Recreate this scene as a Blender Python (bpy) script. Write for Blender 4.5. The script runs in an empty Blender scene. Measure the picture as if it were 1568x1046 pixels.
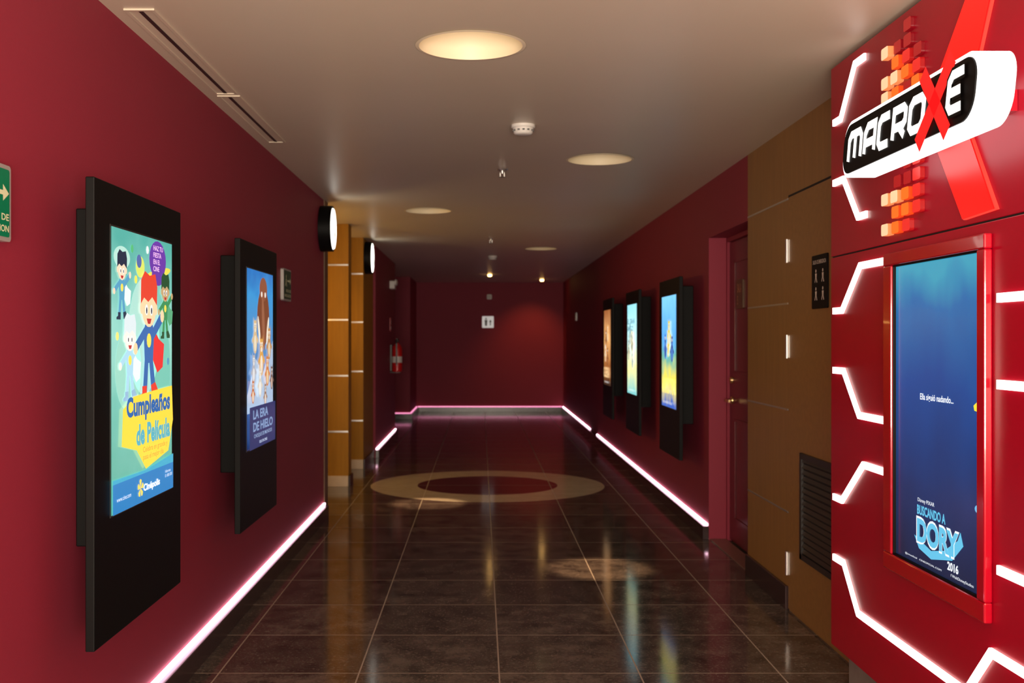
import bpy, bmesh, math, random
from mathutils import Matrix, Vector
random.seed(7)
scene = bpy.context.scene
col = scene.collection
K = 1.2153
CEIL = 2.68
LX, RX = -1.33, 1.71

# ------------------------------------------------------------------ materials
def newmat(name):
    m = bpy.data.materials.new(name); m.use_nodes = True
    nt = m.node_tree
    return m, nt, nt.nodes['Principled BSDF']

def mat(name, c, rough=0.5, metal=0.0, var=0.12, scale=6.0, bump=0.0, stretch=None, spec=0.5, coat=0.0):
    m, nt, p = newmat(name)
    tc = nt.nodes.new('ShaderNodeTexCoord')
    mp = nt.nodes.new('ShaderNodeMapping')
    if stretch: mp.inputs['Scale'].default_value = stretch
    nz = nt.nodes.new('ShaderNodeTexNoise'); nz.inputs['Scale'].default_value = scale
    nz.inputs['Detail'].default_value = 4
    nt.links.new(tc.outputs['Object'], mp.inputs['Vector'])
    nt.links.new(mp.outputs['Vector'], nz.inputs['Vector'])
    mx = nt.nodes.new('ShaderNodeMix'); mx.data_type = 'RGBA'
    mx.inputs[6].default_value = (c[0]*(1-var), c[1]*(1-var), c[2]*(1-var), 1)
    mx.inputs[7].default_value = (min(1, c[0]*(1+var)), min(1, c[1]*(1+var)), min(1, c[2]*(1+var)), 1)
    nt.links.new(nz.outputs['Fac'], mx.inputs[0])
    nt.links.new(mx.outputs[2], p.inputs['Base Color'])
    p.inputs['Roughness'].default_value = rough
    p.inputs['Metallic'].default_value = metal
    p.inputs['Specular IOR Level'].default_value = spec
    p.inputs['Coat Weight'].default_value = coat
    if bump:
        b = nt.nodes.new('ShaderNodeBump'); b.inputs['Strength'].default_value = bump
        b.inputs['Distance'].default_value = 0.002
        nz2 = nt.nodes.new('ShaderNodeTexNoise'); nz2.inputs['Scale'].default_value = 220
        nt.links.new(tc.outputs['Object'], nz2.inputs['Vector'])
        nt.links.new(nz2.outputs['Fac'], b.inputs['Height'])
        nt.links.new(b.outputs['Normal'], p.inputs['Normal'])
    return m

_ec = {}
def emi(c, s=1.0, name=None):
    key = (tuple(round(x, 3) for x in c), s)
    if key in _ec: return _ec[key]
    m, nt, p = newmat(name or ('backlit_print_%d' % len(_ec)))
    p.inputs['Base Color'].default_value = (c[0]*0.3, c[1]*0.3, c[2]*0.3, 1)
    p.inputs['Roughness'].default_value = 0.25
    p.inputs['Emission Color'].default_value = (*c, 1)
    p.inputs['Emission Strength'].default_value = s
    _ec[key] = m
    return m

def screen_mat(name, stops, v0, v1, strength=1.0, noise=0.25, nscale=5.0, vstretch=1.0):
    """vertical colour ramp (object Y between v0 and v1) mottled with noise"""
    m, nt, p = newmat(name)
    tc = nt.nodes.new('ShaderNodeTexCoord')
    sp = nt.nodes.new('ShaderNodeSeparateXYZ'); nt.links.new(tc.outputs['Object'], sp.inputs[0])
    mr = nt.nodes.new('ShaderNodeMapRange'); mr.inputs[1].default_value = v0; mr.inputs[2].default_value = v1
    nt.links.new(sp.outputs['Y'], mr.inputs[0])
    mp = nt.nodes.new('ShaderNodeMapping'); mp.inputs['Scale'].default_value = (1, vstretch, 1)
    nt.links.new(tc.outputs['Object'], mp.inputs[0])
    nz = nt.nodes.new('ShaderNodeTexNoise'); nz.inputs['Scale'].default_value = nscale
    nt.links.new(mp.outputs[0], nz.inputs['Vector'])
    a = nt.nodes.new('ShaderNodeMath'); a.operation = 'MULTIPLY_ADD'
    nt.links.new(nz.outputs['Fac'], a.inputs[0]); a.inputs[1].default_value = noise
    nt.links.new(mr.outputs[0], a.inputs[2])
    s2 = nt.nodes.new('ShaderNodeMath'); s2.operation = 'SUBTRACT'; s2.inputs[1].default_value = noise/2
    nt.links.new(a.outputs[0], s2.inputs[0])
    r = nt.nodes.new('ShaderNodeValToRGB')
    while len(r.color_ramp.elements) < len(stops): r.color_ramp.elements.new(0.5)
    for e, (pos, c) in zip(r.color_ramp.elements, stops):
        e.position = pos; e.color = (*c, 1)
    nt.links.new(s2.outputs[0], r.inputs[0])
    nt.links.new(r.outputs[0], p.inputs['Emission Color'])
    p.inputs['Emission Strength'].default_value = strength
    p.inputs['Base Color'].default_value = (0.02, 0.02, 0.02, 1)
    p.inputs['Roughness'].default_value = 0.2
    return m

M_wall = mat('maroon_wall_paint', (0.27, 0.022, 0.046), 0.6, var=0.05, scale=2, bump=0.15, spec=0.3)
M_wood = mat('brown_wood_laminate', (0.30, 0.155, 0.042), 0.4, var=0.22, scale=5, stretch=(6, 6, 0.5), spec=0.35)
M_wood_lit = mat('alcove_lit_wood_laminate', (0.34, 0.155, 0.012), 0.55, var=0.2, scale=5, stretch=(6, 6, 0.5), spec=0.15)  # brown wood again, with the warm alcove light put into its colour
M_ceil = mat('beige_ceiling_paint', (0.62, 0.54, 0.42), 0.38, var=0.04, scale=1.5, bump=0.1)
M_white = mat('white_plastic', (0.75, 0.73, 0.68), 0.4, var=0.03)
M_cream = mat('cream_reflector', (0.80, 0.70, 0.50), 0.5, var=0.03)
M_black = mat('black_panel_lacquer', (0.003, 0.003, 0.003), 0.5, var=0.1, spec=0.13)
M_dgrey = mat('dark_grey_metal', (0.035, 0.032, 0.03), 0.4, metal=0.3)
M_seam = mat('dark_gap', (0.01, 0.006, 0.004), 0.8)
M_steel = mat('brushed_steel', (0.62, 0.60, 0.57), 0.35, metal=0.9, var=0.06)
M_brass = mat('aged_brass', (0.55, 0.38, 0.18), 0.3, metal=0.9)
M_base = mat('dark_granite_base', (0.04, 0.022, 0.022), 0.25, var=0.35, scale=30)
M_bstone = mat('light_stone_base', (0.55, 0.42, 0.28), 0.35, var=0.12, scale=20)
M_red = mat('red_acrylic_panel', (0.36, 0.001, 0.016), 0.3, var=0.04, scale=2, coat=0.0, spec=0.3)
M_redf = mat('red_frame_gloss', (0.40, 0.002, 0.014), 0.15, var=0.04, coat=0.4)
M_rdoor = mat('maroon_door_paint', (0.13, 0.010, 0.018), 0.32, var=0.06)
M_exred = mat('extinguisher_red', (0.55, 0.01, 0.01), 0.25)
M_silver = mat('sign_silver_rim', (0.5, 0.5, 0.48), 0.4, metal=0.4)
M_green = mat('green_sign_plastic', (0.0, 0.22, 0.10), 0.35, var=0.04)
M_lime = mat('photoluminescent_print', (0.75, 0.85, 0.55), 0.4, var=0.03)
M_led = emi((1.0, 0.58, 0.74), 6.5, 'pink_led_strip')
M_ledfar = emi((1.0, 0.30, 0.55), 1.4, 'pink_led_strip_dim')
M_tube = emi((1.0, 0.86, 0.80), 2.8, 'white_led_channel')

def floor_mat():
    m, nt, p = newmat('polished_granite_tile_floor')
    N, L = nt.nodes, nt.links
    def math_(op, a, b=None, c=None):
        n = N.new('ShaderNodeMath'); n.operation = op
        for i, v in enumerate((a, b, c)):
            if v is None: continue
            if isinstance(v, (int, float)): n.inputs[i].default_value = v
            else: L.new(v, n.inputs[i])
        return n.outputs[0]
    def mix(f, a, b):
        n = N.new('ShaderNodeMix'); n.data_type = 'RGBA'
        if isinstance(f, (int, float)): n.inputs[0].default_value = f
        else: L.new(f, n.inputs[0])
        for i, v in ((6, a), (7, b)):
            if isinstance(v, tuple): n.inputs[i].default_value = (*v, 1)
            else: L.new(v, n.inputs[i])
        return n.outputs[2]
    g = N.new('ShaderNodeTexCoord'); s = N.new('ShaderNodeSeparateXYZ'); L.new(g.outputs['Object'], s.inputs[0])
    x, y = s.outputs['X'], s.outputs['Y']
    T = 0.63
    xo = math_('ADD', x, 10*T-0.083); yo = math_('ADD', y, 20*T-4.89)
    dx = math_('PINGPONG', xo, T/2); dy = math_('PINGPONG', yo, T/2)
    grout = math_('LESS_THAN', math_('MINIMUM', dx, dy), 0.0034)
    ix = math_('FLOOR', math_('DIVIDE', xo, T)); iy = math_('FLOOR', math_('DIVIDE', yo, T))
    cb = N.new('ShaderNodeCombineXYZ'); L.new(ix, cb.inputs[0]); L.new(iy, cb.inputs[1])
    wn = N.new('ShaderNodeTexWhiteNoise'); L.new(cb.outputs[0], wn.inputs['Vector'])
    def noise(scale, detail, rough):
        nz = N.new('ShaderNodeTexNoise'); nz.inputs['Scale'].default_value = scale; nz.inputs['Detail'].default_value = detail
        nz.inputs['Roughness'].default_value = rough; L.new(g.outputs['Object'], nz.inputs['Vector']); return nz.outputs['Fac']
    nz = noise(6, 9, 0.78); sp = noise(60, 4, 0.8)
    cr = N.new('ShaderNodeValToRGB'); L.new(nz, cr.inputs[0])
    cr.color_ramp.elements[0].position = 0.38; cr.color_ramp.elements[0].color = (0.036, 0.028, 0.025, 1)
    cr.color_ramp.elements[1].position = 0.64; cr.color_ramp.elements[1].color = (0.19, 0.15, 0.12, 1)
    cs = N.new('ShaderNodeValToRGB'); L.new(sp, cs.inputs[0])
    cs.color_ramp.elements[0].position = 0.54; cs.color_ramp.elements[0].color = (0, 0, 0, 1)
    cs.color_ramp.elements[1].position = 0.68; cs.color_ramp.elements[1].color = (0.8, 0.8, 0.8, 1)
    tilec = mix(math_('MULTIPLY', wn.outputs['Value'], 0.40), cr.outputs[0], (0.025, 0.02, 0.018))
    tilec = mix(cs.outputs[0], tilec, (0.26, 0.21, 0.17))
    ax = math_('SUBTRACT', x, 0.07); ay = math_('SUBTRACT', y, 11.22)
    d = math_('SQRT', math_('ADD', math_('MULTIPLY', ax, ax), math_('MULTIPLY', ay, ay)))
    ring = math_('MULTIPLY', math_('LESS_THAN', d, 1.2), math_('GREATER_THAN', d, 0.72))
    inner = math_('LESS_THAN', d, 0.72)
    beige = mix(nz, (0.42, 0.36, 0.26), (0.78, 0.69, 0.52))
    c = mix(ring, tilec, beige)
    c = mix(inner, c, (0.06, 0.020, 0.016))
    c = mix(grout, c, (0.38, 0.31, 0.24))
    L.new(c, p.inputs['Base Color'])
    r = math_('MULTIPLY_ADD', nz, 0.12, 0.05)
    r2 = math_('MULTIPLY_ADD', grout, 0.4, r)
    L.new(r2, p.inputs['Roughness'])
    p.inputs['Specular IOR Level'].default_value = 0.36
    return m
M_floor = floor_mat()

# ------------------------------------------------------------------ geometry helpers
class B:
    def __init__(s, name, parent=None):
        s.name, s.parent = name, parent; s.v = []; s.f = []; s.mi = []; s.mats = []; s.sm = []
    def add(s, vs, fs, m, smooth=False):
        if m not in s.mats: s.mats.append(m)
        o = len(s.v); s.v += [tuple(v) for v in vs]
        for f in fs:
            s.f.append([i+o for i in f]); s.mi.append(s.mats.index(m)); s.sm.append(smooth)
        return s
    def box(s, lo, hi, m):
        x0, y0, z0 = lo; x1, y1, z1 = hi
        x0, x1 = min(x0, x1), max(x0, x1); y0, y1 = min(y0, y1), max(y0, y1); z0, z1 = min(z0, z1), max(z0, z1)
        vs = [(x0,y0,z0),(x1,y0,z0),(x1,y1,z0),(x0,y1,z0),(x0,y0,z1),(x1,y0,z1),(x1,y1,z1),(x0,y1,z1)]
        return s.add(vs, [(0,3,2,1),(4,5,6,7),(0,1,5,4),(1,2,6,5),(2,3,7,6),(3,0,4,7)], m)
    def prism(s, pts, z0, z1, m, side=None):
        a = sum(pts[i][0]*pts[(i+1) % len(pts)][1]-pts[(i+1) % len(pts)][0]*pts[i][1] for i in range(len(pts)))
        if a < 0: pts = pts[::-1]
        n = len(pts)
        vs = [(p[0], p[1], z0) for p in pts]+[(p[0], p[1], z1) for p in pts]
        s.add(vs, [list(range(n))[::-1], list(range(n, 2*n))], m)
        s.add(vs, [(i, (i+1) % n, n+(i+1) % n, n+i) for i in range(n)], side or m)
        return s
    def flat(s, pts, z, m):
        a = sum(pts[i][0]*pts[(i+1) % len(pts)][1]-pts[(i+1) % len(pts)][0]*pts[i][1] for i in range(len(pts)))
        if a < 0: pts = pts[::-1]
        return s.add([(p[0], p[1], z) for p in pts], [list(range(len(pts)))], m)
    def lathe(s, prof, c, m, axis='z', seg=32):
        vs = []; fs = []
        for r, h in prof:
            for k in range(seg):
                a = 2*math.pi*k/seg
                p = {'z': (r*math.cos(a), r*math.sin(a), h), 'y': (r*math.sin(a), h, r*math.cos(a)),
                     'x': (h, r*math.cos(a), r*math.sin(a))}[axis]
                vs.append((p[0]+c[0], p[1]+c[1], p[2]+c[2]))
        for i in range(len(prof)-1):
            for k in range(seg):
                fs.append((i*seg+k, i*seg+(k+1) % seg, (i+1)*seg+(k+1) % seg, (i+1)*seg+k))
        fs.append(list(range(seg))[::-1]); fs.append([(len(prof)-1)*seg+k for k in range(seg)])
        return s.add(vs, fs, m, True)
    def text(s, string, x0, y0, x1, y1, z, m, bold=0.0, shear=0.0, depth=0.0):
        cu = bpy.data.curves.new('t', 'FONT'); cu.body = string; cu.size = 1.0; cu.offset = bold; cu.extrude = 0.1 if depth else 0
        cu.resolution_u = 4
        o = bpy.data.objects.new('t', cu); col.objects.link(o)
        dg = bpy.context.evaluated_depsgraph_get(); dg.update()
        me = bpy.data.meshes.new_from_object(o.evaluated_get(dg))
        vs = [list(v.co) for v in me.vertices]; fs = [list(p.vertices) for p in me.polygons]
        bpy.data.objects.remove(o); bpy.data.curves.remove(cu); bpy.data.meshes.remove(me)
        if not vs: return s
        ax, bx = min(v[0] for v in vs), max(v[0] for v in vs); ay, by = min(v[1] for v in vs), max(v[1] for v in vs)
        out = []
        for v in vs:
            ty = y0+(v[1]-ay)/(by-ay)*(y1-y0)
            tx = x0+(v[0]-ax)/(bx-ax)*(x1-x0) + shear*(ty-(y0+y1)/2)
            tz = z + (depth*(v[2]+0.1)/0.2 if depth else 0)
            out.append((tx, ty, tz))
        return s.add(out, fs, m)
    def done(s, bevel=0.0, recalc=False):
        me = bpy.data.meshes.new(s.name); me.from_pydata(s.v, [], s.f)
        for m in s.mats: me.materials.append(m)
        for p, i, sm in zip(me.polygons, s.mi, s.sm):
            p.material_index = i; p.use_smooth = sm
        if recalc:
            bm = bmesh.new(); bm.from_mesh(me); bmesh.ops.recalc_face_normals(bm, faces=bm.faces); bm.to_mesh(me); bm.free()
        me.update()
        o = bpy.data.objects.new(s.name, me); col.objects.link(o)
        if s.parent: o.parent = s.parent
        if any(s.sm):
            es = o.modifiers.new('es', 'EDGE_SPLIT'); es.split_angle = math.radians(40)
        if bevel:
            b = o.modifiers.new('bevel', 'BEVEL'); b.width = bevel; b.segments = 2; b.limit_method = 'ANGLE'
        return o

def frame(name, origin, side):
    e = bpy.data.objects.new(name, None); e.empty_display_size = 0.1; col.objects.link(e)
    u, n = {'L': ((0,1,0), (1,0,0)), 'R': ((0,-1,0), (-1,0,0)), 'B': ((1,0,0), (0,-1,0))}[side]
    v = (0, 0, 1)
    e.matrix_world = Matrix(((u[0], v[0], n[0], origin[0]), (u[1], v[1], n[1], origin[1]), (u[2], v[2], n[2], origin[2]), (0,0,0,1)))
    return e

def ell(cx, cy, rx, ry, n=20, rot=0):
    c, s = math.cos(rot), math.sin(rot)
    return [(cx+rx*math.cos(a)*c-ry*math.sin(a)*s, cy+rx*math.cos(a)*s+ry*math.sin(a)*c) for a in [2*math.pi*i/n for i in range(n)]]
def rect(x0, y0, x1, y1): return [(x0,y0),(x1,y0),(x1,y1),(x0,y1)]
def rrect(x0, y0, x1, y1, r, n=8, shear=0):
    pts = []
    for cx, cy, a0 in ((x1-r,y0+r,-90),(x1-r,y1-r,0),(x0+r,y1-r,90),(x0+r,y0+r,180)):
        for i in range(n+1):
            a = math.radians(a0+90*i/n); pts.append((cx+r*math.cos(a), cy+r*math.sin(a)))
    m = (y0+y1)/2
    return [(x+shear*(y-m), y) for x, y in pts]
def band(points, w):
    L, R = [], []
    P = [Vector(p) for p in points]
    for i, p in enumerate(P):
        d1 = (p-P[i-1]).normalized() if i else None
        d2 = (P[i+1]-p).normalized() if i < len(P)-1 else None
        if d1 is None: d1 = d2
        if d2 is None: d2 = d1
        n1 = Vector((-d1.y, d1.x)); n2 = Vector((-d2.y, d2.x))
        mm = (n1+n2).normalized(); k = w/2/max(0.3, mm.dot(n1))
        L.append(tuple(p+mm*k)); R.append(tuple(p-mm*k))
    return L, R

# ------------------------------------------------------------------ room shell
B('floor').box((-3.2,-4,-0.1), (2.3,22.7,0), M_floor).done()

cans = [(-0.04, 4.36), (0.78, 7.12), (-0.48, 9.95), (0.78, 14.1), (0.75, 1.5), (-0.1, -1.2)]  # last two are unseen cans, added to light the near end
ceil = B('ceiling').box((-3.2,-4,CEIL), (2.3,22.7,CEIL+0.25), M_ceil).done()
cut = B('cutter')
for x, y in cans: cut.lathe([(0.212, CEIL-0.1), (0.212, CEIL+0.15)], (x, y, 0), M_cream, seg=48)
cut = cut.done(recalc=True); cut.modifiers.clear()
bo = ceil.modifiers.new('holes', 'BOOLEAN'); bo.object = cut; bo.operation = 'DIFFERENCE'; bo.solver = 'EXACT'
dg = bpy.context.evaluated_depsgraph_get(); dg.update()
nm = bpy.data.meshes.new_from_object(ceil.evaluated_get(dg))
ceil.modifiers.clear(); ceil.data = nm; nm.name = 'ceiling'
bpy.data.objects.remove(cut)

# left wall with alcoves
def wall(name, lo, hi, m): B(name).box(lo, hi, m).done()
wall('wall_left', (-1.5,-4,0), (LX,9.26,CEIL), M_wall)
wall('wall_left', (-3.0,9.26,0), (LX,9.38,CEIL), M_wood)
wall('wall_left', (-3.0,11.1,0), (-1.35,11.35,CEIL), M_wood_lit)
wall('wall_left', (-3.0,12.6,0), (-1.36,13.75,CEIL), M_wood_lit)
wall('wall_left', (-3.0,13.75,0), (LX,16.9,CEIL), M_wall)
wall('wall_left', (-3.12,9.26,0), (-3.0,13.75,CEIL), M_wood)
wall('wall_left', (-3.12,13.75,0), (-3.0,22.5,CEIL), M_wall)
wall('wall_left', (-3.0,20.5,0), (LX,22.5,CEIL), M_wall)
wall('wall_back', (-3.12,22.5,0), (1.95,22.62,CEIL), M_wall)
wall('wall_right', (RX,-4,0), (2.1,4.3,CEIL), M_wall)
wall('wall_right', (RX,4.3,0), (2.1,6.96,CEIL), M_wood)
wall('wall_right', (RX,6.96,2.26), (2.1,8.15,CEIL), M_wall)
wall('wall_right', (1.90,6.96,0), (2.1,8.15,2.26), M_wall)
wall('wall_right', (RX,8.15,0), (2.1,22.5,CEIL), M_wall)

# metal reveals
t = B('trim_1')
for h in (0.56, 1.13, 1.70, 2.26):
    t.box((-2.98,11.094,h-0.008), (-1.352,11.1,h+0.008), M_steel)
    t.box((-2.98,12.594,h-0.008), (-1.362,12.6,h+0.008), M_steel)
t.done()
t = B('trim_2')
for h in (0.54, 1.11, 1.70, 2.28):
    t.box((RX-0.003,6.045,h-0.005), (RX,6.955,h+0.005), M_steel)
t.done()
t = B('trim_3'); t.box((LX,9.2,0), (LX+0.012,9.385,CEIL), mat('dark_wood_trim', (.12, .05, .015), .5)); t.done(0.002)

# baseboards (deep enough to hide the underside of the LED strip)
BD = 0.045
b = B('baseboard_left')
b.box((LX,-4,0), (LX+BD,9.2,0.10), M_base)
b.box((LX,13.75,0), (LX+BD,16.9,0.10), M_base)
b.box((LX,20.46,0), (LX+BD,22.5,0.10), M_base)
b.box((-2.9,20.455,0), (LX,20.5,0.10), M_base)
b.box((-2.9,11.08,0), (-1.35,11.1,0.11), M_bstone)
b.box((-2.9,12.58,0), (-1.36,12.6,0.11), M_bstone)
b.box((-1.36,12.6,0), (-1.34,13.75,0.11), M_base)
b.box((-1.35,11.1,0), (-1.33,11.35,0.11), M_base)
b.done(0.003)
b = B('baseboard_right')
b.box((RX-BD,8.15,0), (RX,22.5,0.10), M_base)
b.box((RX-0.018,6.04,0), (RX,6.96,0.13), M_base)
b.done(0.003)
B('baseboard_back').box((-1.28,22.455,0), (RX-0.05,22.5,0.10), M_base).done(0.003)

def led(lo, hi, m=M_led): B('led_strip_light').box(lo, hi, m).done(0.002)
led((LX+.001,-3.9,0.101), (LX+0.018,9.2,0.119))
led((LX+.001,13.8,0.101), (LX+0.018,16.88,0.119))
led((-2.6,20.482,0.101), (LX-.001,20.499,0.120), M_ledfar)
led((LX+0.001,20.52,0.101), (LX+0.018,22.47,0.120), M_ledfar)
led((RX-0.018,8.17,0.101), (RX-.001,15.9,0.118))
led((RX-0.018,16.9,0.101), (RX-.001,22.45,0.118))
led((LX+0.03,22.482,0.101), (RX-0.03,22.499,0.120), M_ledfar)

# ------------------------------------------------------------------ downlights etc.
M_lens = emi((1.0, 0.74, 0.45), 0.4, 'warm_lamp_diffuser')
for i, (x, y) in enumerate(cans):
    e = bpy.data.objects.new('recessed_downlight', None); e.location = (x, y, CEIL); col.objects.link(e)
    c = B('reflector_can', e)
    n = 48; vs = []; fs = []
    prof = [(0.222, -0.004), (0.208, -0.006), (0.206, 0.0), (0.19, 0.09), (0.15, 0.13), (0.0001, 0.135)]
    for r, h in prof:
        for k in range(n):
            a = 2*math.pi*k/n; vs.append((r*math.cos(a), r*math.sin(a), h))
    for j in range(len(prof)-1):
        for k in range(n): fs.append((j*n+k, (j+1)*n+k, (j+1)*n+(k+1) % n, j*n+(k+1) % n))
    c.add(vs, fs, M_cream, True); c.done()
    B('lamp', e).lathe([(0.055, 0.128), (0.07, 0.10), (0.05, 0.075), (0.02, 0.068)], (0,0,0), M_lens, seg=24).done()
    li = bpy.data.lights.new('bulb_light', 'POINT'); li.energy = [0.34, 0.10, 0.08, 0.05, 2, 2][i]; li.color = (1, 0.76, 0.42); li.shadow_soft_size = 0.03
    lo = bpy.data.objects.new('bulb_light', li); lo.parent = e; lo.location = (0, 0, 0.045); col.objects.link(lo)
    li = bpy.data.lights.new('lamp_beam', 'SPOT'); li.energy = [200, 520, 420, 6, 100, 100][i]; li.color = (1, 0.62, 0.34); li.shadow_soft_size = 0.05
    li.spot_size = math.radians(16); li.spot_blend = 0.5
    lo = bpy.data.objects.new('lamp_beam', li); lo.parent = e; lo.location = (0, 0, 0.05); col.objects.link(lo)

for x, y, s in ((0.234, 5.99, 1.0), (0.17, 15.4, 1.0)):
    d = B('smoke_detector')
    d.lathe([(0.066, 0), (0.066, -0.014), (0.062, -0.018), (0.058, -0.018), (0.056, -0.022), (0.052, -0.045), (0.044, -0.052), (0.02, -0.054)], (x, y, CEIL), M_white, seg=40)
    for k in range(12):
        a = 2*math.pi*k/12
        d.box((x+0.053*math.cos(a)-0.006, y+0.053*math.sin(a)-0.006, CEIL-0.036), (x+0.053*math.cos(a)+0.006, y+0.053*math.sin(a)+0.006, CEIL-0.028), M_dgrey)
    d.done()
for x, y in ((0.15, 7.55), (0.12, 12.7)):
    d = B('ceiling_sprinkler')
    d.lathe([(0.04, 0), (0.036, -0.006), (0.014, -0.01), (0.01, -0.03), (0.006, -0.032)], (x, y, CEIL), M_steel, seg=24)
    d.box((x-0.016, y-0.003, CEIL-0.052), (x-0.012, y+0.003, CEIL-0.02), M_steel)
    d.box((x+0.012, y-0.003, CEIL-0.052), (x+0.016, y+0.003, CEIL-0.02), M_steel)
    d.box((x-0.016, y-0.003, CEIL-0.026), (x+0.016, y+0.003, CEIL-0.022), M_steel)
    d.lathe([(0.024, -0.052), (0.026, -0.055), (0.01, -0.057)], (x, y, CEIL), M_steel, seg=20)
    d.done()
M_spot = emi((1.0, 0.55, 0.16), 22.0, 'halogen_spot')
for x, y in ((0.165, 19.7), (1.2, 21.3)):
    e = bpy.data.objects.new('ceiling_spotlight', None); e.location = (x, y, CEIL); col.objects.link(e)
    B('trim_ring', e).lathe([(0.05, 0), (0.05, -0.008), (0.038, -0.01), (0.034, -0.004)], (0,0,0), M_steel, seg=28).done()
    B('bulb', e).lathe([(0.034, -0.004), (0.036, -0.028), (0.02, -0.04)], (0,0,0), M_spot, seg=20).done()
    li = bpy.data.lights.new('spot_beam', 'SPOT'); li.energy = 48 if x > 1 else 6; li.color = (1, 0.40, 0.12)
    li.spot_size = math.radians(75); li.spot_blend = 0.9; li.shadow_soft_size = 0.03
    lo = bpy.data.objects.new('spot_beam', li); lo.parent = e; lo.location = (0, 0, -0.05); col.objects.link(lo)
    lo.rotation_euler = (math.radians(38), math.radians(8) if x > 1 else 0, 0)

for y0, y1 in ((3.88, 5.22), (5.26, 6.5)):
    d = B('linear_air_diffuser')
    d.box((-1.275, y0, CEIL-0.006), (-1.262, y1, CEIL), M_ceil)
    d.box((-1.178, y0, CEIL-0.006), (-1.165, y1, CEIL), M_ceil)
    d.box((-1.262, y0, CEIL-0.006), (-1.178, y0+0.014, CEIL), M_ceil)
    d.box((-1.262, y1-0.014, CEIL-0.006), (-1.178, y1, CEIL), M_ceil)
    d.box((-1.262, y0+0.014, CEIL-0.002), (-1.178, y1-0.014, CEIL), M_ceil)
    d.box((-1.228, y0+0.02, CEIL-0.004), (-1.212, y1-0.02, CEIL-0.0015), M_dgrey)
    d.done()

# ------------------------------------------------------------------ poster displays
PW, PH = 0.94, 1.43
SX0, SX1, SY0, SY1 = 0.142, 0.81, 0.946, 1.856
W, H = SX1-SX0, SY1-SY0
ZS = 0.1715
def kid(b, x, y, s, hair, skin, suit, cape=None, boots=None, z=ZS+0.002):
    E = lambda c: emi(c, 1.0)
    boots = boots or hair
    if cape: b.flat([(x-0.10*s, y+0.10*s), (x+0.08*s, y+0.13*s), (x+0.26*s, y+0.02*s), (x+0.40*s, y-0.02*s), (x+0.36*s, y-0.20*s), (x+0.22*s, y-0.24*s), (x+0.06*s, y-0.10*s)], z-0.0004, E(cape))
    b.flat([(x-0.10*s, y-0.13*s), (x-0.01*s, y-0.15*s), (x-0.05*s, y-0.40*s), (x-0.15*s, y-0.40*s)], z, E(suit))
    b.flat([(x+0.01*s, y-0.15*s), (x+0.10*s, y-0.13*s), (x+0.17*s, y-0.36*s), (x+0.07*s, y-0.40*s)], z, E(suit))
    b.flat([(x-.16*s, y-.33*s), (x-.05*s, y-.33*s), (x-.05*s, y-.43*s), (x-.22*s, y-.43*s), (x-.22*s, y-.40*s), (x-.16*s, y-.38*s)], z+.0002, E(boots))
    b.flat([(x+.05*s, y-.33*s), (x+.16*s, y-.31*s), (x+.24*s, y-.38*s), (x+.23*s, y-.42*s), (x+.08*s, y-.42*s)], z+.0002, E(boots))
    b.flat([(x-0.1*s, y-0.16*s), (x+0.1*s, y-0.16*s), (x+0.13*s, y+0.08*s), (x+0.09*s, y+0.13*s), (x-0.09*s, y+0.13*s), (x-0.13*s, y+0.08*s)], z+0.0004, E(suit))
    b.flat(ell(x, y+.01*s, .055*s, .055*s, 12), z+.0008, E((.95, .75, .1)))
    b.flat([(x-0.11*s, y+0.11*s), (x-0.12*s, y+0.02*s), (x-0.28*s, y-0.07*s), (x-0.33*s, y-0.01*s)], z+0.0005, E(suit))
    b.flat(ell(x-.32*s, y-.05*s, .05*s, .045*s, 10), z+.0007, E(skin))
    b.flat([(x+0.11*s, y+0.11*s), (x+0.12*s, y+0.02*s), (x+0.34*s, y+0.15*s), (x+0.29*s, y+0.22*s)], z+0.0005, E(suit))
    b.flat(ell(x+.34*s, y+.2*s, .05*s, .05*s, 10), z+.0007, E(skin))
    b.flat(ell(x, y+0.27*s, 0.18*s, 0.16*s, 18), z+0.0006, E(skin))
    for k in (-1, 1): b.flat(ell(x+k*.18*s, y+.25*s, .035*s, .045*s, 10), z+.0005, E(skin))
    b.flat([(x-.20*s, y+.28*s), (x-.12*s, y+.33*s), (x-.02*s, y+.30*s), (x+.08*s, y+.34*s), (x+.20*s, y+.28*s), (x+.21*s, y+.42*s), (x+.16*s, y+.52*s), (x+.02*s, y+.50*s), (x-.10*s, y+.53*s), (x-.19*s, y+.46*s)], z+0.0008, E(hair))
    for sx in (-0.06, 0.06):
        b.flat(ell(x+sx*s, y+0.24*s, 0.032*s, 0.042*s, 10), z+0.001, E((.95, .95, .95)))
        b.flat(ell(x+sx*s, y+0.235*s, 0.016*s, 0.026*s, 8), z+0.0012, E((0.02, 0.02, 0.03)))
    b.flat([(x-.06*s, y+.175*s), (x+.06*s, y+.175*s), (x+.03*s, y+.135*s), (x-.03*s, y+.135*s)], z+.001, E((.5, .03, .03)))

def poster_display(origin, side, art):
    e = frame('poster_display', origin, side)
    B('wall_box', e).box((0.30, 0.82, 0.001), (0.64, 1.93, 0.141), M_black).done(0.004)
    p = B('front_panel', e)
    z0, z1 = 0.141, 0.169
    y0, y1 = 0.56, 1.99
    p.box((0, y0, z0), (PW, y1, z1), M_black)
    p.done(0.003)
    B('screen_bezel', e).box((SX0-0.006, SY0-0.006, z1), (SX1+0.006, SY1+0.006, z1+0.001), M_dgrey).done()
    b = B('lit_poster', e)
    art(b); b.done()

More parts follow.
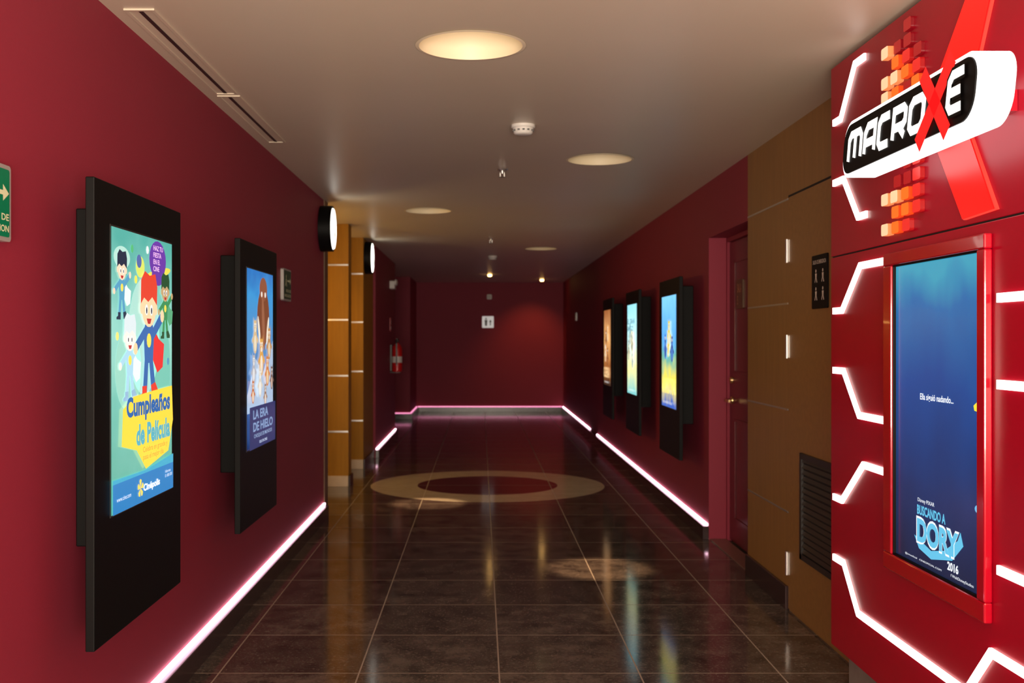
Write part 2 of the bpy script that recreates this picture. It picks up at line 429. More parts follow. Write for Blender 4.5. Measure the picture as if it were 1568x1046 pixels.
def art_party(b):
    X = lambda s: SX0+s*W; Y = lambda t: SY0+t*H
    bg = screen_mat('poster_aqua', [(0.0, (0.10, 0.50, 0.36)), (0.35, (0.20, 0.62, 0.50)), (0.62, (0.35, 0.78, 0.66)), (1.0, (0.10, 0.50, 0.42))], SY0, SY1, 0.95, 0.35, 6)
    b.flat(rect(SX0, SY0, SX1, SY1), ZS, bg)
    for s, t, rx, ry, c in ((.5,.62,.26,.22,(.45,.82,.72)), (.25,.5,.2,.15,(.35,.75,.62)), (.8,.5,.16,.2,(.2,.62,.5)), (.15,.9,.12,.04,(.5,.85,.75))):
        b.flat(ell(X(s), Y(t), rx*W, ry*H, 24), ZS+0.0005, emi(c, 0.9))
    pu = (0.16, 0.05, 0.42)
    b.flat(ell(X(.73), Y(.92), .15*W, .075*H), ZS+0.001, emi(pu, 0.9))
    b.flat(ell(X(.73), Y(.855), .11*W, .035*H), ZS+0.0011, emi(pu, 0.9))
    b.flat(ell(X(.73), Y(.865), .24*W, .020*H, rot=0.15), ZS+0.0009, emi((.8, .75, .1), 1))
    b.text('HAZ TU\nFIESTA\nEN EL\nCINE', X(.65), Y(.875), X(.82), Y(.975), ZS+0.0016, emi((1, .6, .9), 1), 0.01)
    b.flat(ell(X(.43), Y(.88), .07*W, .04*H), ZS+0.001, emi((.7, .8, .15), 1))
    b.flat(ell(X(.41), Y(.90), .04*W, .025*H), ZS+0.0012, emi((.1, .15, .4), 1))
    for s, t, c in ((.3,.94,(.1,.5,.2)), (.36,.83,(.9,.8,.1)), (.88,.80,(.9,.3,.1)), (.55,.95,(.9,.9,.9)), (.5,.83,(.05,.3,.3)), (.08,.62,(.9,.8,.2)), (.92,.52,(.1,.3,.5))):
        b.flat(ell(X(s), Y(t), .022*W, .016*H, 8), ZS+0.0012, emi(c, 1))
    kid(b, X(.14), Y(.79), 0.235, (.02, .03, .06), (.9, .7, .5), (.10, .35, .55), (.8, .9, .9))
    kid(b, X(.26), Y(.53), 0.30, (.70, .82, .85), (.95, .85, .78), (.40, .70, .85), (.8, .9, .95), (.3, .5, .7))
    kid(b, X(.86), Y(.73), 0.25, (.02, .08, .03), (.55, .38, .18), (.05, .28, .10), (.1, .4, .2))
    kid(b, X(.56), Y(.60), 0.46, (.75, .06, .03), (1, .68, .40), (.04, .14, .42), (.8, .03, .03), (.8, .05, .03), z=ZS+0.0035)
    yb = emi((1.0, 0.72, 0.06), 1.0)
    b.flat([(X(.14), Y(.36)), (X(.3), Y(.40)), (X(.6), Y(.41)), (X(.97), Y(.42)), (X(.99), Y(.28)), (X(.9), Y(.16)), (X(.5), Y(.12)), (X(.35), Y(.20)), (X(.12), Y(.23))], ZS+0.006, yb)
    bl = emi((0.03, 0.14, 0.42), 1)
    b.text('Cumpleaños', X(.19), Y(.305), X(.93), Y(.40), ZS+0.0065, bl, 0.045)
    b.text('de Película', X(.34), Y(.215), X(.93), Y(.295), ZS+0.0065, emi((.10, .45, .55), 1), 0.045)
    b.text('Celebra en grande y\npasa el mejor dia', X(.45), Y(.15), X(.88), Y(.205), ZS+0.0065, emi((.75, .35, .05), 1), 0.01)
    b.flat(rect(X(0), Y(0), X(1), Y(.105)), ZS+0.005, emi((0.02, 0.22, 0.55), 1))
    b.flat([(X(0), Y(.105)), (X(1), Y(.105)), (X(1), Y(.14)), (X(.5), Y(.115)), (X(0), Y(.12))], ZS+0.005, emi((0.05, 0.42, 0.62), 1))
    b.text('Cinépolis', X(.46), Y(.03), X(.74), Y(.065), ZS+0.0065, emi((1, 1, 1), 1.2), 0.03)
    for k in range(5):
        a = k*2*math.pi/5+math.pi/2
        b.flat([(X(.41), Y(.055)), (X(.41)+.028*math.cos(a-.4), Y(.055)+.028*math.sin(a-.4)), (X(.41)+.032*math.cos(a), Y(.055)+.032*math.sin(a)), (X(.41)+.028*math.cos(a+.4), Y(.055)+.028*math.sin(a+.4))], ZS+0.0065+k*0.0001, emi((1, .7, .1), 1.1))
    b.text('www.cine.com', X(.05), Y(.04), X(.26), Y(.055), ZS+0.0065, emi((.8, .9, 1), 1))
    b.text('Informes\n01 800 300', X(.84), Y(.055), X(.97), Y(.085), ZS+0.0065, emi((.8, .9, 1), 1))

def critter(b, X, Y, s, t, sc, body, belly, z):
    x, y = X(s), Y(t)
    b.flat(ell(x, y, .16*sc, .22*sc, 16), z, emi(body, .9))
    b.flat(ell(x, y-.04*sc, .09*sc, .14*sc, 14), z+.0003, emi(belly, .9))
    b.flat(ell(x, y+.24*sc, .13*sc, .12*sc, 16), z+.0004, emi(body, .9))
    for k in (-1, 1):
        b.flat([(x+k*.05*sc, y+.32*sc), (x+k*.12*sc, y+.29*sc), (x+k*.13*sc, y+.42*sc)], z+.0003, emi(body, .9))
        b.flat(ell(x+k*.05*sc, y+.27*sc, .032*sc, .036*sc, 10), z+.0007, emi((.95, .95, .9), 1))
        b.flat(ell(x+k*.05*sc, y+.265*sc, .014*sc, .018*sc, 8), z+.0009, emi((.02, .02, .02), 1))
        b.flat([(x+k*.12*sc, y+.1*sc), (x+k*.26*sc, y+.02*sc), (x+k*.24*sc, y-.05*sc), (x+k*.12*sc, y+.02*sc)], z+.0002, emi(body, .9))
    b.flat(ell(x, y+.19*sc, .06*sc, .04*sc, 12), z+.0006, emi(belly, .9))

def art_animals(b):
    X = lambda s: SX0+s*W; Y = lambda t: SY0+t*H
    bg = screen_mat('poster_sky', [(0.0, (0.01, 0.03, 0.12)), (0.25, (0.05, 0.12, 0.35)), (0.55, (0.10, 0.30, 0.62)), (0.85, (0.05, 0.35, 0.75)), (1.0, (0.02, 0.20, 0.60))], SY0, SY1, 0.95, 0.3, 7)
    b.flat(rect(SX0, SY0, SX1, SY1), ZS, bg)
    b.flat([(X(0), Y(.3)), (X(.3), Y(.5)), (X(.6), Y(.42)), (X(1), Y(.6)), (X(1), Y(.2)), (X(0), Y(.2))], ZS+.0004, emi((.45, .6, .8), .9))
    br = (.22, .07, .03)
    b.flat(ell(X(.6), Y(.74), .24*W, .17*H), ZS+.001, emi(br, .9))
    b.flat(ell(X(.6), Y(.90), .15*W, .07*H), ZS+.0012, emi((.30, .10, .05), .9))
    b.flat(ell(X(.60), Y(.70), .05*W, .16*H, rot=.15), ZS+.0014, emi((.36, .14, .07), .9))
    for k in (-1, 1):
        b.flat(ell(X(.6+k*.17), Y(.66), .03*W, .09*H, rot=-k*.4), ZS+.0018, emi((.9, .85, .7), 1))
        b.flat(ell(X(.6+k*.07), Y(.87), .025*W, .016*H), ZS+.002, emi((.95, .9, .8), 1))
    cr = [(.28,.60,.30,(.75,.55,.30),(.9,.8,.6)), (.82,.56,.30,(.55,.30,.12),(.85,.7,.5)), (.5,.48,.34,(.8,.42,.1),(.95,.85,.7)),
          (.2,.42,.26,(.5,.5,.55),(.85,.85,.85)), (.72,.40,.28,(.7,.25,.08),(.9,.7,.4)), (.42,.34,.26,(.75,.7,.6),(.95,.95,.9)),
          (.88,.36,.22,(.2,.12,.1),(.7,.5,.4)), (.14,.30,.2,(.6,.2,.08),(.95,.8,.6)), (.6,.27,.2,(.35,.2,.12),(.9,.8,.7))]
    for i, (s, t, sc, c1, c2) in enumerate(cr): critter(b, X, Y, s, t, sc, c1, c2, ZS+.002+i*.0012)
    b.flat(rect(X(0), Y(0), X(1), Y(.235)), ZS+.0135, emi((.012, .03, .12), 1))
    b.text('LA ERA\nDE HIELO', X(.12), Y(.095), X(.88), Y(.215), ZS+.0145, emi((.22, .33, .55), 1), .03)
    b.text('CHOQUE DE MUNDOS', X(.15), Y(.055), X(.85), Y(.08), ZS+.0145, emi((.3, .4, .6), 1), .01)
    b.text('SOLO EN CINES', X(.35), Y(.02), X(.65), Y(.035), ZS+.0145, emi((.6, .7, .9), 1), .01)

def art_generic(stops, pal, title, tcol, tpos, seed):
    def f(b):
        rnd = random.Random(seed)
        X = lambda s: SX0+s*W; Y = lambda t: SY0+t*H
        b.flat(rect(SX0, SY0, SX1, SY1), ZS, screen_mat('poster_print_%d' % seed, stops, SY0, SY1, 1.25, .3, 7))
        for i in range(5):
            critter(b, X, Y, .2+.6*rnd.random(), .3+.42*rnd.random(), .36, pal[i % len(pal)], pal[(i+2) % len(pal)], ZS+.002+i*.0012)
        b.text(title, X(.1), Y(tpos), X(.9), Y(tpos+.14), ZS+.0095, emi(tcol, 1.1), .03)
        b.text('PROXIMAMENTE EN CINES', X(.2), Y(.03), X(.8), Y(.05), ZS+.0095, emi((.9, .9, .9), 1))
    return f

poster_display((LX, 3.269, 0), 'L', art_party)
poster_display((LX, 5.25, 0), 'L', art_animals)
poster_display((RX, 9.374, 0), 'R', art_generic([(0,(.02,.12,.5)),(.25,(.9,.75,.1)),(.45,(.15,.45,.35)),(.65,(.1,.4,.9)),(1,(.2,.6,.95))], [(.95,.8,.1),(.05,.1,.4),(.95,.95,.9),(.1,.3,.8)], 'MASCOTAS', (1,.85,.2), .12, 11))
poster_display((RX, 11.54, 0), 'R', art_generic([(0,(.2,.6,.6)),(.3,(.9,.85,.35)),(.6,(.55,.85,.85)),(1,(.3,.75,.85))], [(.9,.8,.5),(.95,.9,.7),(.3,.35,.3),(.2,.45,.5)], 'EL GRAN\nAMIGO', (.1,.3,.4), .7, 12))
poster_display((RX, 13.70, 0), 'R', art_generic([(0,(.03,.02,.01)),(.3,(.35,.12,.03)),(.6,(.7,.35,.12)),(1,(.3,.10,.03))], [(.1,.03,.01),(.85,.5,.2),(.5,.2,.08),(.9,.8,.6)], 'GUERRA', (.9,.6,.3), .1, 13))

# ------------------------------------------------------------------ signs on walls
def exit_sign(origin, side, w=0.25, h=0.21, m=M_green, lines=('RUTA DE', 'EVACUACION')):
    e = frame('exit_route_sign', origin, side)
    B('sign_body', e).prism(rrect(0, 0, w, h, 0.012), 0.001, 0.022, M_silver).done()
    b = B('sign_face', e)
    b.flat(rrect(0.012, 0.012, w-0.012, h-0.012, 0.008), 0.0232, m)
    b.flat(rect(w*.45, h*.60, w*.86, h*.66), 0.024, M_lime)
    b.flat([(w*.78, h*.52), (w*.93, h*.63), (w*.78, h*.74)], 0.0242, M_lime)
    b.flat(ell(w*.3, h*.76, .012, .012), 0.024, M_lime)
    b.flat([(w*.25, h*.70), (w*.35, h*.68), (w*.33, h*.55), (w*.42, h*.46), (w*.38, h*.44), (w*.28, h*.54), (w*.18, h*.44), (w*.14, h*.47), (w*.24, h*.57)], 0.024, M_lime)
    b.text(lines[0], w*.3, h*.27, w*.93, h*.36, 0.024, M_lime, .02)
    b.text(lines[1], w*.1, h*.12, w*.93, h*.21, 0.024, M_lime, .02)
    b.done()
exit_sign((LX, 2.778, 1.77), 'L')
exit_sign((LX, 7.22, 1.76), 'L', 0.28, 0.215, mat('dark_green_sign', (0.02, 0.09, 0.05), 0.4))
exit_sign((RX, 10.05, 1.86), 'R', 0.2, 0.14, M_white)
exit_sign((RX, 19.5, 1.83), 'R', 0.22, 0.15, M_white)

def round_sign(y, h, x, wallx):
    e = frame('round_lightbox_sign', (wallx, y, h), 'L')
    dpt = x-wallx
    B('drum', e).lathe([(0.19, 0.001), (0.19, dpt-0.004), (0.18, dpt), (0.172, dpt-0.006)], (0,0,0), M_black, seg=48).done()
    b = B('lit_face', e)
    b.lathe([(0.172, dpt-0.008), (0.168, dpt+0.003), (0.12, dpt+0.008)], (0,0,0), emi((1, .97, .86), 3.2, 'disc_glow'), seg=40)
    b.flat(ell(-.04, .05, .018, .018, 14), dpt+.0095, M_dgrey); b.flat([(-.07,.025),(-.01,.025),(-.02,-.09),(-.06,-.09)], dpt+.0095, M_dgrey)
    b.flat(ell(.04, .05, .018, .018, 14), dpt+.0095, M_dgrey); b.flat([(.03,.025),(.05,.025),(.075,-.05),(.055,-.09),(.025,-.09),(.005,-.05)], dpt+.0095, M_dgrey)
    b.done()
round_sign(9.05, 2.42, -1.225, LX+0.001)
round_sign(12.82, 2.46, -1.275, -1.36)

# back wall pieces
e = frame('restroom_sign', (0.03, 22.5, 1.74), 'B')
b = B('plate', e); b.prism(rrect(0, 0, .24, .24, .015), .001, .015, emi((.75, .72, .72), .35, 'pale_backlit_plate')); b.done()
b = B('pictogram', e)
b.flat(ell(.08, .19, .018, .018), .016, M_dgrey); b.flat([(.05,.165),(.11,.165),(.1,.04),(.06,.04)], .016, M_dgrey)
b.flat([(.14,.12),(.2,.12),(.17,.17)], .016, M_dgrey); b.flat(rect(.16,.05,.18,.12), .016, M_dgrey); b.done()
e = frame('wall_alarm_beacon', (0.13, 22.5, 2.33), 'B')
b = B('body', e); b.prism(rrect(0, 0, .1, .1, .02), .001, .03, M_white); b.lathe([(.035, .03), (.03, .05), (.015, .058)], (.05, .05, 0), M_white, seg=24); b.done()
e = frame('emergency_light', (LX, 15.9, 2.24), 'L')
b = B('body', e); b.prism(rrect(0, 0, .28, .12, .02), 0, .07, M_white)
for k in (.07, .21): b.lathe([(.04, .07), (.045, .09), (.02, .1)], (k, .1, 0), M_white, seg=20)
b.done()

# fire extinguisher
e = frame('fire_extinguisher', (LX, 16.0, 1.02), 'L')
b = B('cylinder', e)
b.lathe([(0.055, 0), (0.072, 0.01), (0.075, 0.03), (0.075, 0.33), (0.068, 0.37), (0.045, 0.405), (0.022, 0.42), (0.02, 0.44)], (0, 0, 0.1), M_exred, 'y', 32)
b.lathe([(0.0755, 0.14), (0.0757, 0.15), (0.0757, 0.22), (0.0755, 0.23)], (0, 0, 0.1), M_white, 'y', 32); b.done()
b = B('valve_and_handle', e)
b.lathe([(0.026, 0.435), (0.026, 0.47), (0.015, 0.49)], (0, 0, 0.1), M_dgrey, 'y', 20)
b.box((-0.02, 0.48, 0.09), (0.10, 0.492, 0.11), M_dgrey); b.box((-0.02, 0.455, 0.09), (0.09, 0.465, 0.11), M_dgrey)
b.lathe([(0.018, 0.455), (0.018, 0.46)], (-0.05, 0, 0.1), M_white, 'y', 16); b.done()
b = B('hose', e)
pts = [(-0.02, .46), (-0.07, .47), (-0.10, .42), (-0.10, .2), (-0.09, .1)]
Lh, Rh = band(pts, 0.02)
for i in range(len(pts)-1): b.prism([Lh[i], Lh[i+1], Rh[i+1], Rh[i]], .09, .11, M_dgrey)
b.done(0.004)
b = B('bracket', e); b.box((-0.03, .02, 0), (.03, .4, .025), M_dgrey); b.box((-.078, .3, .02), (.078, .315, .03), M_dgrey)
b.box((-.05, -.008, 0), (.05, 0, .15), M_dgrey); b.done()
e = frame('extinguisher_sign', (LX, 15.9, 1.62), 'L')
b = B('plate', e); b.prism(rrect(0, 0, .2, .2, .01), .001, .008, M_exred); b.flat(rect(.03, .03, .17, .07), .009, M_white); b.flat(ell(.1, .13, .025, .04), .009, M_white); b.done()

# ------------------------------------------------------------------ doors
# door_1 : brown flush service door in the wood panelling (u = -Y)
Y0 = 6.03
e = frame('door_1', (RX, Y0, 0), 'R'); door1 = e
b = B('leaf', e); b.box((0.006, 0.012, 0.0005), (1.10, 2.285, 0.006), M_wood); b.done(0.001)
b = B('gap', e); b.box((-0.004, 0.0, 0.0003), (0.006, 2.295, 0.003), M_seam); b.box((-0.004, 2.285, 0.0003), (1.11, 2.298, 0.003), M_seam)
b.box((1.10, 0, 0.0003), (1.11, 2.295, 0.003), M_seam); b.done()
b = B('hinges', e)
for h in (0.26, 1.46, 1.99):
    b.lathe([(0.009, h-0.065), (0.009, h+0.065)], (0.0, 0, 0.012), M_steel, 'y', 16)
    b.box((-0.025, h-0.06, 0.0035), (0.03, h+0.06, 0.008), M_steel)
b.done()
b = B('handle', e)
b.lathe([(0.03, 0.006), (0.028, 0.014), (0.012, 0.016), (0.012, 0.05)], (1.03, 1.05, 0), M_steel, 'z', 24); b.box((0.92, 1.04, 0.045), (1.04, 1.06, 0.06), M_steel); b.done(0.002)
def child_empty(name, du, dv):
    c = bpy.data.objects.new(name, None); col.objects.link(c); c.parent = door1; c.location = (du, dv, 0); return c
e = child_empty('air_return_grille', Y0-5.76, 0.34)
b = B('grille', e)
gw, gh = 0.62, 0.56
b.box((0, 0, 0.006), (gw, 0.03, 0.022), M_dgrey); b.box((0, gh-0.03, 0.006), (gw, gh, 0.022), M_dgrey)
b.box((0, 0, 0.006), (0.03, gh, 0.022), M_dgrey); b.box((gw-0.03, 0, 0.006), (gw, gh, 0.022), M_dgrey)
b.box((0.03, 0.03, 0.0062), (gw-0.03, gh-0.03, 0.008), M_seam)
for k in range(16):
    y = 0.045+k*(gh-0.08)/15
    b.add([(0.03, y-0.008, 0.018), (gw-0.03, y-0.008, 0.018), (gw-0.03, y+0.01, 0.009), (0.03, y+0.01, 0.009),
           (0.03, y-0.011, 0.016), (gw-0.03, y-0.011, 0.016), (gw-0.03, y+0.007, 0.0085), (0.03, y+0.007, 0.0085)],
          [(0,1,2,3), (7,6,5,4), (0,4,5,1), (3,2,6,7)], M_dgrey)
b.done()
e = child_empty('door_rules_sign', Y0-5.57, 1.655)
B('plate', e).prism(rrect(0, 0, .25, .27, .01), .0062, .014, M_black).done()
b = B('pictograms', e)
mw = mat('sign_print_cream', (.75, .68, .55), .5)
b.text('SALIDA DE EMERGENCIA', .02, .225, .23, .245, .0145, mw, .01)
for cx in (.07, .18):
    for cy in (.075, .165):
        b.flat(ell(cx, cy+.025, .009, .009, 12), .0145, mw)
        b.flat([(cx-.014, cy+.013), (cx+.014, cy+.013), (cx+.01, cy-.01), (cx+.022, cy-.032), (cx+.012, cy-.034), (cx, cy-.012), (cx-.014, cy-.034), (cx-.022, cy-.03), (cx-.01, cy-.008)], .0145, mw)
b.done()

# door_2 : recessed maroon door
e = frame('door_2', (1.90, 8.15, 0), 'R')
dw = 1.19
b = B('leaf', e); b.box((0.03, 0.012, 0.001), (dw-0.04, 2.22, 0.04), M_rdoor)
for (a0, c0, a1, c1) in ((.2, .18, 1.0, .92), (.2, 1.25, 1.0, 2.08)):
    b.box((a0, c0, .04), (a1, c0+.02, .048), M_rdoor); b.box((a0, c1-.02, .04), (a1, c1, .048), M_rdoor)
    b.box((a0, c0, .04), (a0+.02, c1, .048), M_rdoor); b.box((a1-.02, c0, .04), (a1, c1, .048), M_rdoor)
b.done(0.002)
b = B('frame', e); b.box((0.0, 0.0, 0.001), (0.03, 2.258, 0.06), M_wall); b.box((dw-0.04, 0, 0.001), (dw, 2.258, 0.06), M_wall); b.box((0.03, 2.225, 0.001), (dw-0.04, 2.258, 0.06), M_wall); b.done(0.002)
b = B('lever_handle', e)
b.lathe([(.03, .04), (.028, .05), (.011, .052), (.011, .09)], (.11, 1.05, 0), M_brass, 'z', 24); b.box((.10, 1.04, .08), (.22, 1.06, .094), M_brass)
b.lathe([(.026, .04), (.024, .055), (.01, .06)], (.11, 1.20, 0), M_brass, 'z', 24); b.done(0.002)
b = B('plaque', e); b.prism(rrect(.27, 1.72, .47, 1.93, .008), .04, .05, mat('bronze_plaque', (.12, .07, .04), .4, metal=.5))
b.text('SALA\n5', .31, 1.75, .43, 1.90, .0505, M_brass, .02); b.done()
B('threshold', e).box((0.0, 0.0, .061), (dw, .008, .18), mat('worn_stone_threshold', (.22, .12, .09), .3, var=.2, scale=15)).done()

# ------------------------------------------------------------------ illuminated red feature wall
PX = 1.5
e = frame('illuminated_red_feature_wall', (PX, 0, 0), 'R')   # u = -Y, v = Z
FAR, NEAR = -4.655, 1.0
b = B('panel', e)
b.box((FAR, 0.20, -0.205), (NEAR, 1.847, 0), M_red)
b.box((FAR, 1.853, -0.205), (NEAR, 2.655, 0), M_red)
b.box((FAR+0.004, 1.84, -0.205), (NEAR, 1.86, -0.006), M_seam)
b.done(0.002)
b = B('plinth', e); b.box((FAR+0.05, 0.0, -0.20), (NEAR, 0.2, -0.06), mat('grey_stone_plinth', (.22, .18, .15), .25, var=.2, scale=20)); b.done()
def P(z, v): return (-z*K, v)
def zig(name, pts, w=0.027):
    L, R = band([P(*p) for p in pts], w)
    b = B(name, e)
    for i in range(len(pts)-1): b.prism([L[i], L[i+1], R[i+1], R[i]], 0.0005, 0.010, M_tube)
    b.done()
Z = [
 [(3.48,2.60),(3.575,2.60),(3.715,2.415),(3.79,2.415)],
 [(3.79,2.16),(3.685,2.16),(3.545,1.985),(3.465,1.985)],
 [(3.285,1.79),(3.525,1.79),(3.70,1.62),(3.79,1.62)],
 [(3.79,1.37),(3.685,1.37),(3.535,1.20),(3.285,1.20)],
 [(3.285,1.01),(3.495,1.01),(3.70,.835),(3.79,.835)],
 [(3.79,.58),(3.685,.58),(3.545,.415),(2.755,.415),(2.62,.583),(2.2,.583),(2.05,.415),(1.2,.415)],
 [(2.585,1.62),(2.3,1.62),(2.15,1.79),(1.6,1.79)],
 [(2.585,1.37),(2.3,1.37),(2.15,1.20),(1.6,1.20)],
 [(2.585,.835),(2.3,.835),(2.15,1.01),(1.6,1.01)],
]
for i, pts in enumerate(Z): zig('led_channel_%d' % (i+1), pts)
# half-X bars
M_xr = emi((1.0, 0.006, 0.004), 0.95, 'lit_red_bar'); M_xe = emi((1.0, 0.06, 0.04), 0.9, 'lit_red_bar_glow')
b = B('red_chevron_bars', e)
for pts in ([(2.645,2.655),(2.545,2.655),(2.70,2.30),(2.96,2.30)], [(2.93,2.14),(2.735,2.14),(2.593,1.879),(2.762,1.871)]):
    q = [P(*p) for p in pts]
    cx = sum(p[0] for p in q)/4; cy = sum(p[1] for p in q)/4
    big = [(cx+(x-cx)*1.05, min(2.655, cy+(y-cy)*1.02)) for x, y in q]
    b.prism(big, 0.0005, 0.010, M_xe); b.prism(q, 0.010, 0.014, M_xr)  # wider plate behind each bar paints a glow around it
b.done()
# mosaic of small lit tiles: bright faces with deeper-coloured translucent sides
pal = {'w': (emi((1, .60, .34), 1.0), emi((1, .30, .10), .8)), 'o': (emi((1, .15, .012), 1.0), emi((.9, .07, .01), .8)),
       'r': (emi((.80, .02, .015), .9), emi((.5, .01, .01), .7)), 'd': (emi((.48, .006, .01), .7), emi((.3, .005, .01), .5))}
b = B('pixel_mosaic', e)
cols = [3.975, 3.885, 3.795, 3.705]
up = [(2.60, '..d.'), (2.545, 'wdd.'), (2.49, '.ord'), (2.435, 'wwor'), (2.38, 'wodo'), (2.325, '..or')]
lo_ = [(2.12, '..dr'), (2.065, '.ddr'), (2.01, 'wwor'), (1.955, '.oor'), (1.90, 'wor.')]
for v, row in up+lo_:
    for c, ch in zip(cols, row):
        if ch == '.': continue
        dz = {'w': .024, 'o': .020, 'r': .016, 'd': .012}[ch]
        b.prism(rrect(-c-.033, v-.021, -c+.033, v+.021, .008, 3), .0005, dz, pal[ch][0], side=pal[ch][1])
b.done(0.002)

# recessed lit poster (ocean film)
b = B('poster_frame', e)
ox0, ox1, oy0, oy1 = -3.986, -3.184, .667, 1.812
ix0, ix1, iy0, iy1 = -3.912, -3.236, .728, 1.766
for bx in ((ox0, oy0, ox1, iy0), (ox0, iy1, ox1, oy1), (ox0, iy0, ix0, iy1), (ix1, iy0, ox1, iy1)):
    b.box((bx[0], bx[1], .0005), (bx[2], bx[3], .026), M_redf)
b.done(0.005)
b = B('poster_frame_liner', e)
b.box((ix0, iy0, .0006), (ix0+.006, iy1, .018), M_black); b.box((ix1-.006, iy0, .0006), (ix1, iy1, .018), M_black)
b.box((ix0+.006, iy0, .0006), (ix1-.006, iy0+.006, .018), M_black); b.box((ix0+.006, iy1-.006, .0006), (ix1-.006, iy1, .018), M_black); b.done()
b = B('lit_film_poster', e)
ocean = screen_mat('poster_ocean', [(0.0, (.002, .012, .05)), (0.25, (.003, .025, .12)), (0.6, (.004, .065, .29)), (0.85, (.01, .15, .42)), (0.97, (.04, .36, .52))], iy0, iy1, 1.0, 0.22, 5, 0.5)
zp = .008
b.flat(rect(ix0+.006, iy0+.006, ix1-.006, iy1-.006), zp, ocean)
wt = emi((.85, .93, 1), 1); lb = emi((.12, .52, .78), 1); lb2 = emi((.03, .14, .34), 1)
b.text('Ella siguió nadando...', -3.69, 1.290, -3.43, 1.318, zp+.001, wt, .015)
b.text('Disney PIXAR', -3.71, .945, -3.575, .962, zp+.001, wt, .0)
b.text('BUSCANDO A', -3.715, .905, -3.49, .938, zp+.001, lb, .03)
b.flat([(-3.74, .83), (-3.70, .79), (-3.6, .772), (-3.5, .79), (-3.44, .80), (-3.36, .86), (-3.38, .90), (-3.40, .87), (-3.5, .82), (-3.6, .80)], zp+.0008, lb)
b.text('DORY', -3.722, .805, -3.388, .900, zp+.001, wt, .05)
b.text('DORY', -3.715, .812, -3.393, .893, zp+.0014, lb, .045)
b.text('2016', -3.475, .765, -3.395, .793, zp+.001, wt, .03)
b.text('@cineoficial   CINEOFICIAL.COM', -3.82, .748, -3.52, .756, zp+.001, wt)
b.text('f WaltDisneyStudios', -3.45, .745, -3.29, .757, zp+.001, wt)
b.flat([(-3.29, 1.30), (-3.25, 1.32), (-3.245, 1.28), (-3.285, 1.285)], zp+.001, emi((.9, .75, .05), 1))
b.flat(ell(-3.262, .99, .02, .012), zp+.001, emi((.15, .5, .8), 1))
b.flat([(-3.27, .985), (-3.245, .97), (-3.243, 1.0)], zp+.0014, wt)
b.done()

# lightbox lettering sign standing off the wall, face at X = 1.30
sg = frame('cinema_lightbox_sign', (1.30, 3.366, 2.168), 'R')
M_glow = emi((1.0, .97, .95), 1.7, 'opal_lightbox')
b = B('lightbox_body', sg); b.prism(rrect(-.53, -.096, .53, .096, .075, 10, .22), -.095, 0, M_glow); b.done(0.01)
b = B('mounting_posts', sg)
for u in (-.3, .3): b.box((u-.03, -.03, -.199), (u+.03, .03, -.096), M_redf)
b.done()
b = B('black_face', sg); b.prism(rrect(-.516, -.083, .516, .083, .066, 10, .22), .0005, .005, M_black); b.done()
b = B('lettering', sg)
lw = emi((1, .98, .93), 1.4)
GLY = {
 'M': [[(0,0),(0,.8),(.15,1),(.5,1),(.5,.05)], [(.5,1),(.85,1),(1,.8),(1,0)]],
 'A': [[(0,0),(0,.75),(.25,1),(1,1),(1,0)], [(0,.38),(1,.38)]],
 'C': [[(1,1),(.2,1),(0,.82),(0,.18),(.2,0),(1,0)]],
 'R': [[(0,0),(0,1),(.82,1),(1,.86),(1,.52),(.82,.38),(.1,.38)], [(.5,.38),(1,0)]],
 'O': [[(.5,1),(.8,1),(1,.82),(1,.18),(.8,0),(.2,0),(0,.18),(0,.82),(.2,1),(.5,1)]],
 'E': [[(1,1),(.2,1),(0,.82),(0,.18),(.2,0),(1,0)], [(0,.5),(.85,.5)]],
 'X': [[(0,0),(1,1)], [(0,1),(1,0)]],
}
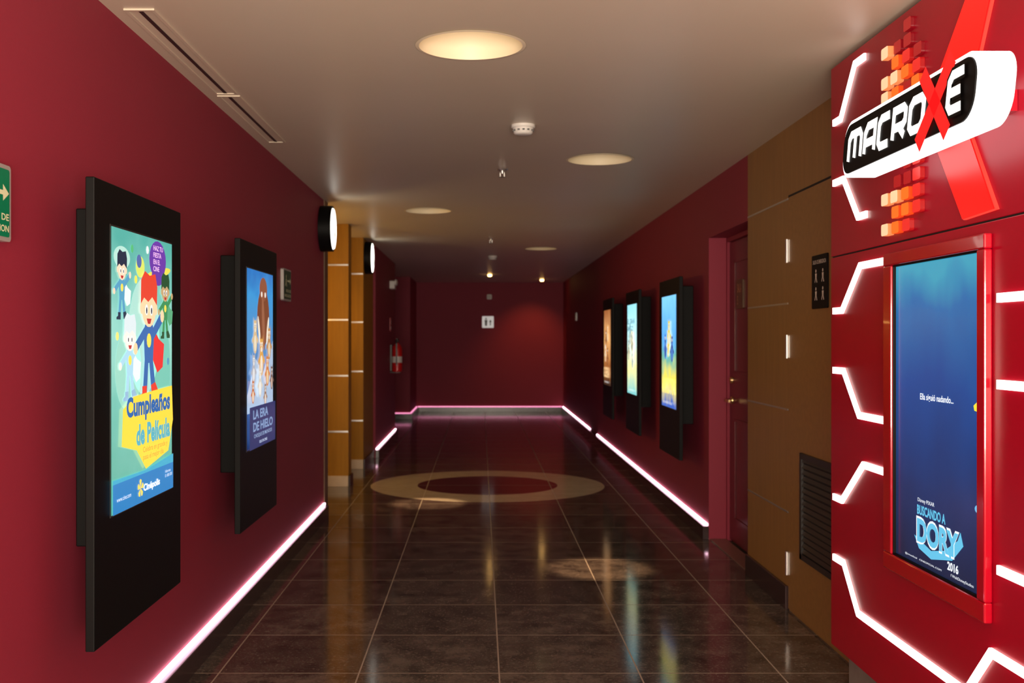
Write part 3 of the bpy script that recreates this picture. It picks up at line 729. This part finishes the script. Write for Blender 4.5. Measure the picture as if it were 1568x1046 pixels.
def glyph(ch, x0, y0, x1, y1, sw, z, m, shear=.25):
    for pl in GLY[ch]:
        pts = [(x0+px*(x1-x0)+shear*(y0+py*(y1-y0)), y0+py*(y1-y0)) for px, py in pl]
        L, R = band(pts, sw)
        for i in range(len(pts)-1): b.flat([L[i], L[i+1], R[i+1], R[i]], z, m)
lx = -.452
for ch, ww in zip('MACRO', (.120, .090, .086, .094, .098)):
    glyph(ch, lx, -.043, lx+ww, .043, .0275, .007, lw); lx += ww+.038
glyph('X', .170, -.096, .375, .106, .056, .010, emi((.85, .01, .01), 1.0), .20)
glyph('E', .372, -.040, .458, .052, .044, .0115, M_black)
glyph('E', .372, -.040, .458, .052, .026, .0125, lw)
b.done()

# ------------------------------------------------------------------ lights
def light(name, kind, loc, energy, color, rot=(0,0,0), **kw):
    li = bpy.data.lights.new(name, kind); li.energy = energy; li.color = color
    for k, v in kw.items(): setattr(li, k, v)
    o = bpy.data.objects.new(name, li); o.location = loc; o.rotation_euler = rot; col.objects.link(o); return o
light('lobby_light', 'AREA', (0.1, -1.5, 1.35), 520, (1, .87, .70), (math.radians(130), 0, 0), shape='RECTANGLE', size=2.5, size_y=1.5)
light('alcove_lamp', 'POINT', (-2.0, 10.2, 1.7), 26, (1, .60, .16), shadow_soft_size=.08)
light('alcove_lamp', 'POINT', (-1.95, 12.0, 1.7), 14, (1, .60, .16), shadow_soft_size=.08)

wd = bpy.data.worlds.new('world'); scene.world = wd; wd.use_nodes = True
wd.node_tree.nodes['Background'].inputs[0].default_value = (1, .85, .7, 1)
wd.node_tree.nodes['Background'].inputs[1].default_value = 0.3

# ------------------------------------------------------------------ camera
cam = bpy.data.cameras.new('camera'); co = bpy.data.objects.new('camera', cam); col.objects.link(co)
co.location = (0, 0, 1.5); co.rotation_euler = (math.radians(90), 0, 0)
cam.sensor_fit = 'HORIZONTAL'; cam.sensor_width = 36; cam.lens = 38.23
cam.shift_x = 0.0306; cam.shift_y = -0.002
cam.clip_start = 0.05
cam.dof.use_dof = True; cam.dof.focus_distance = 3.6; cam.dof.aperture_fstop = 4.8
scene.camera = co
scene.view_settings.view_transform = 'Standard'
scene.view_settings.look = 'None'
scene.view_settings.exposure = 0
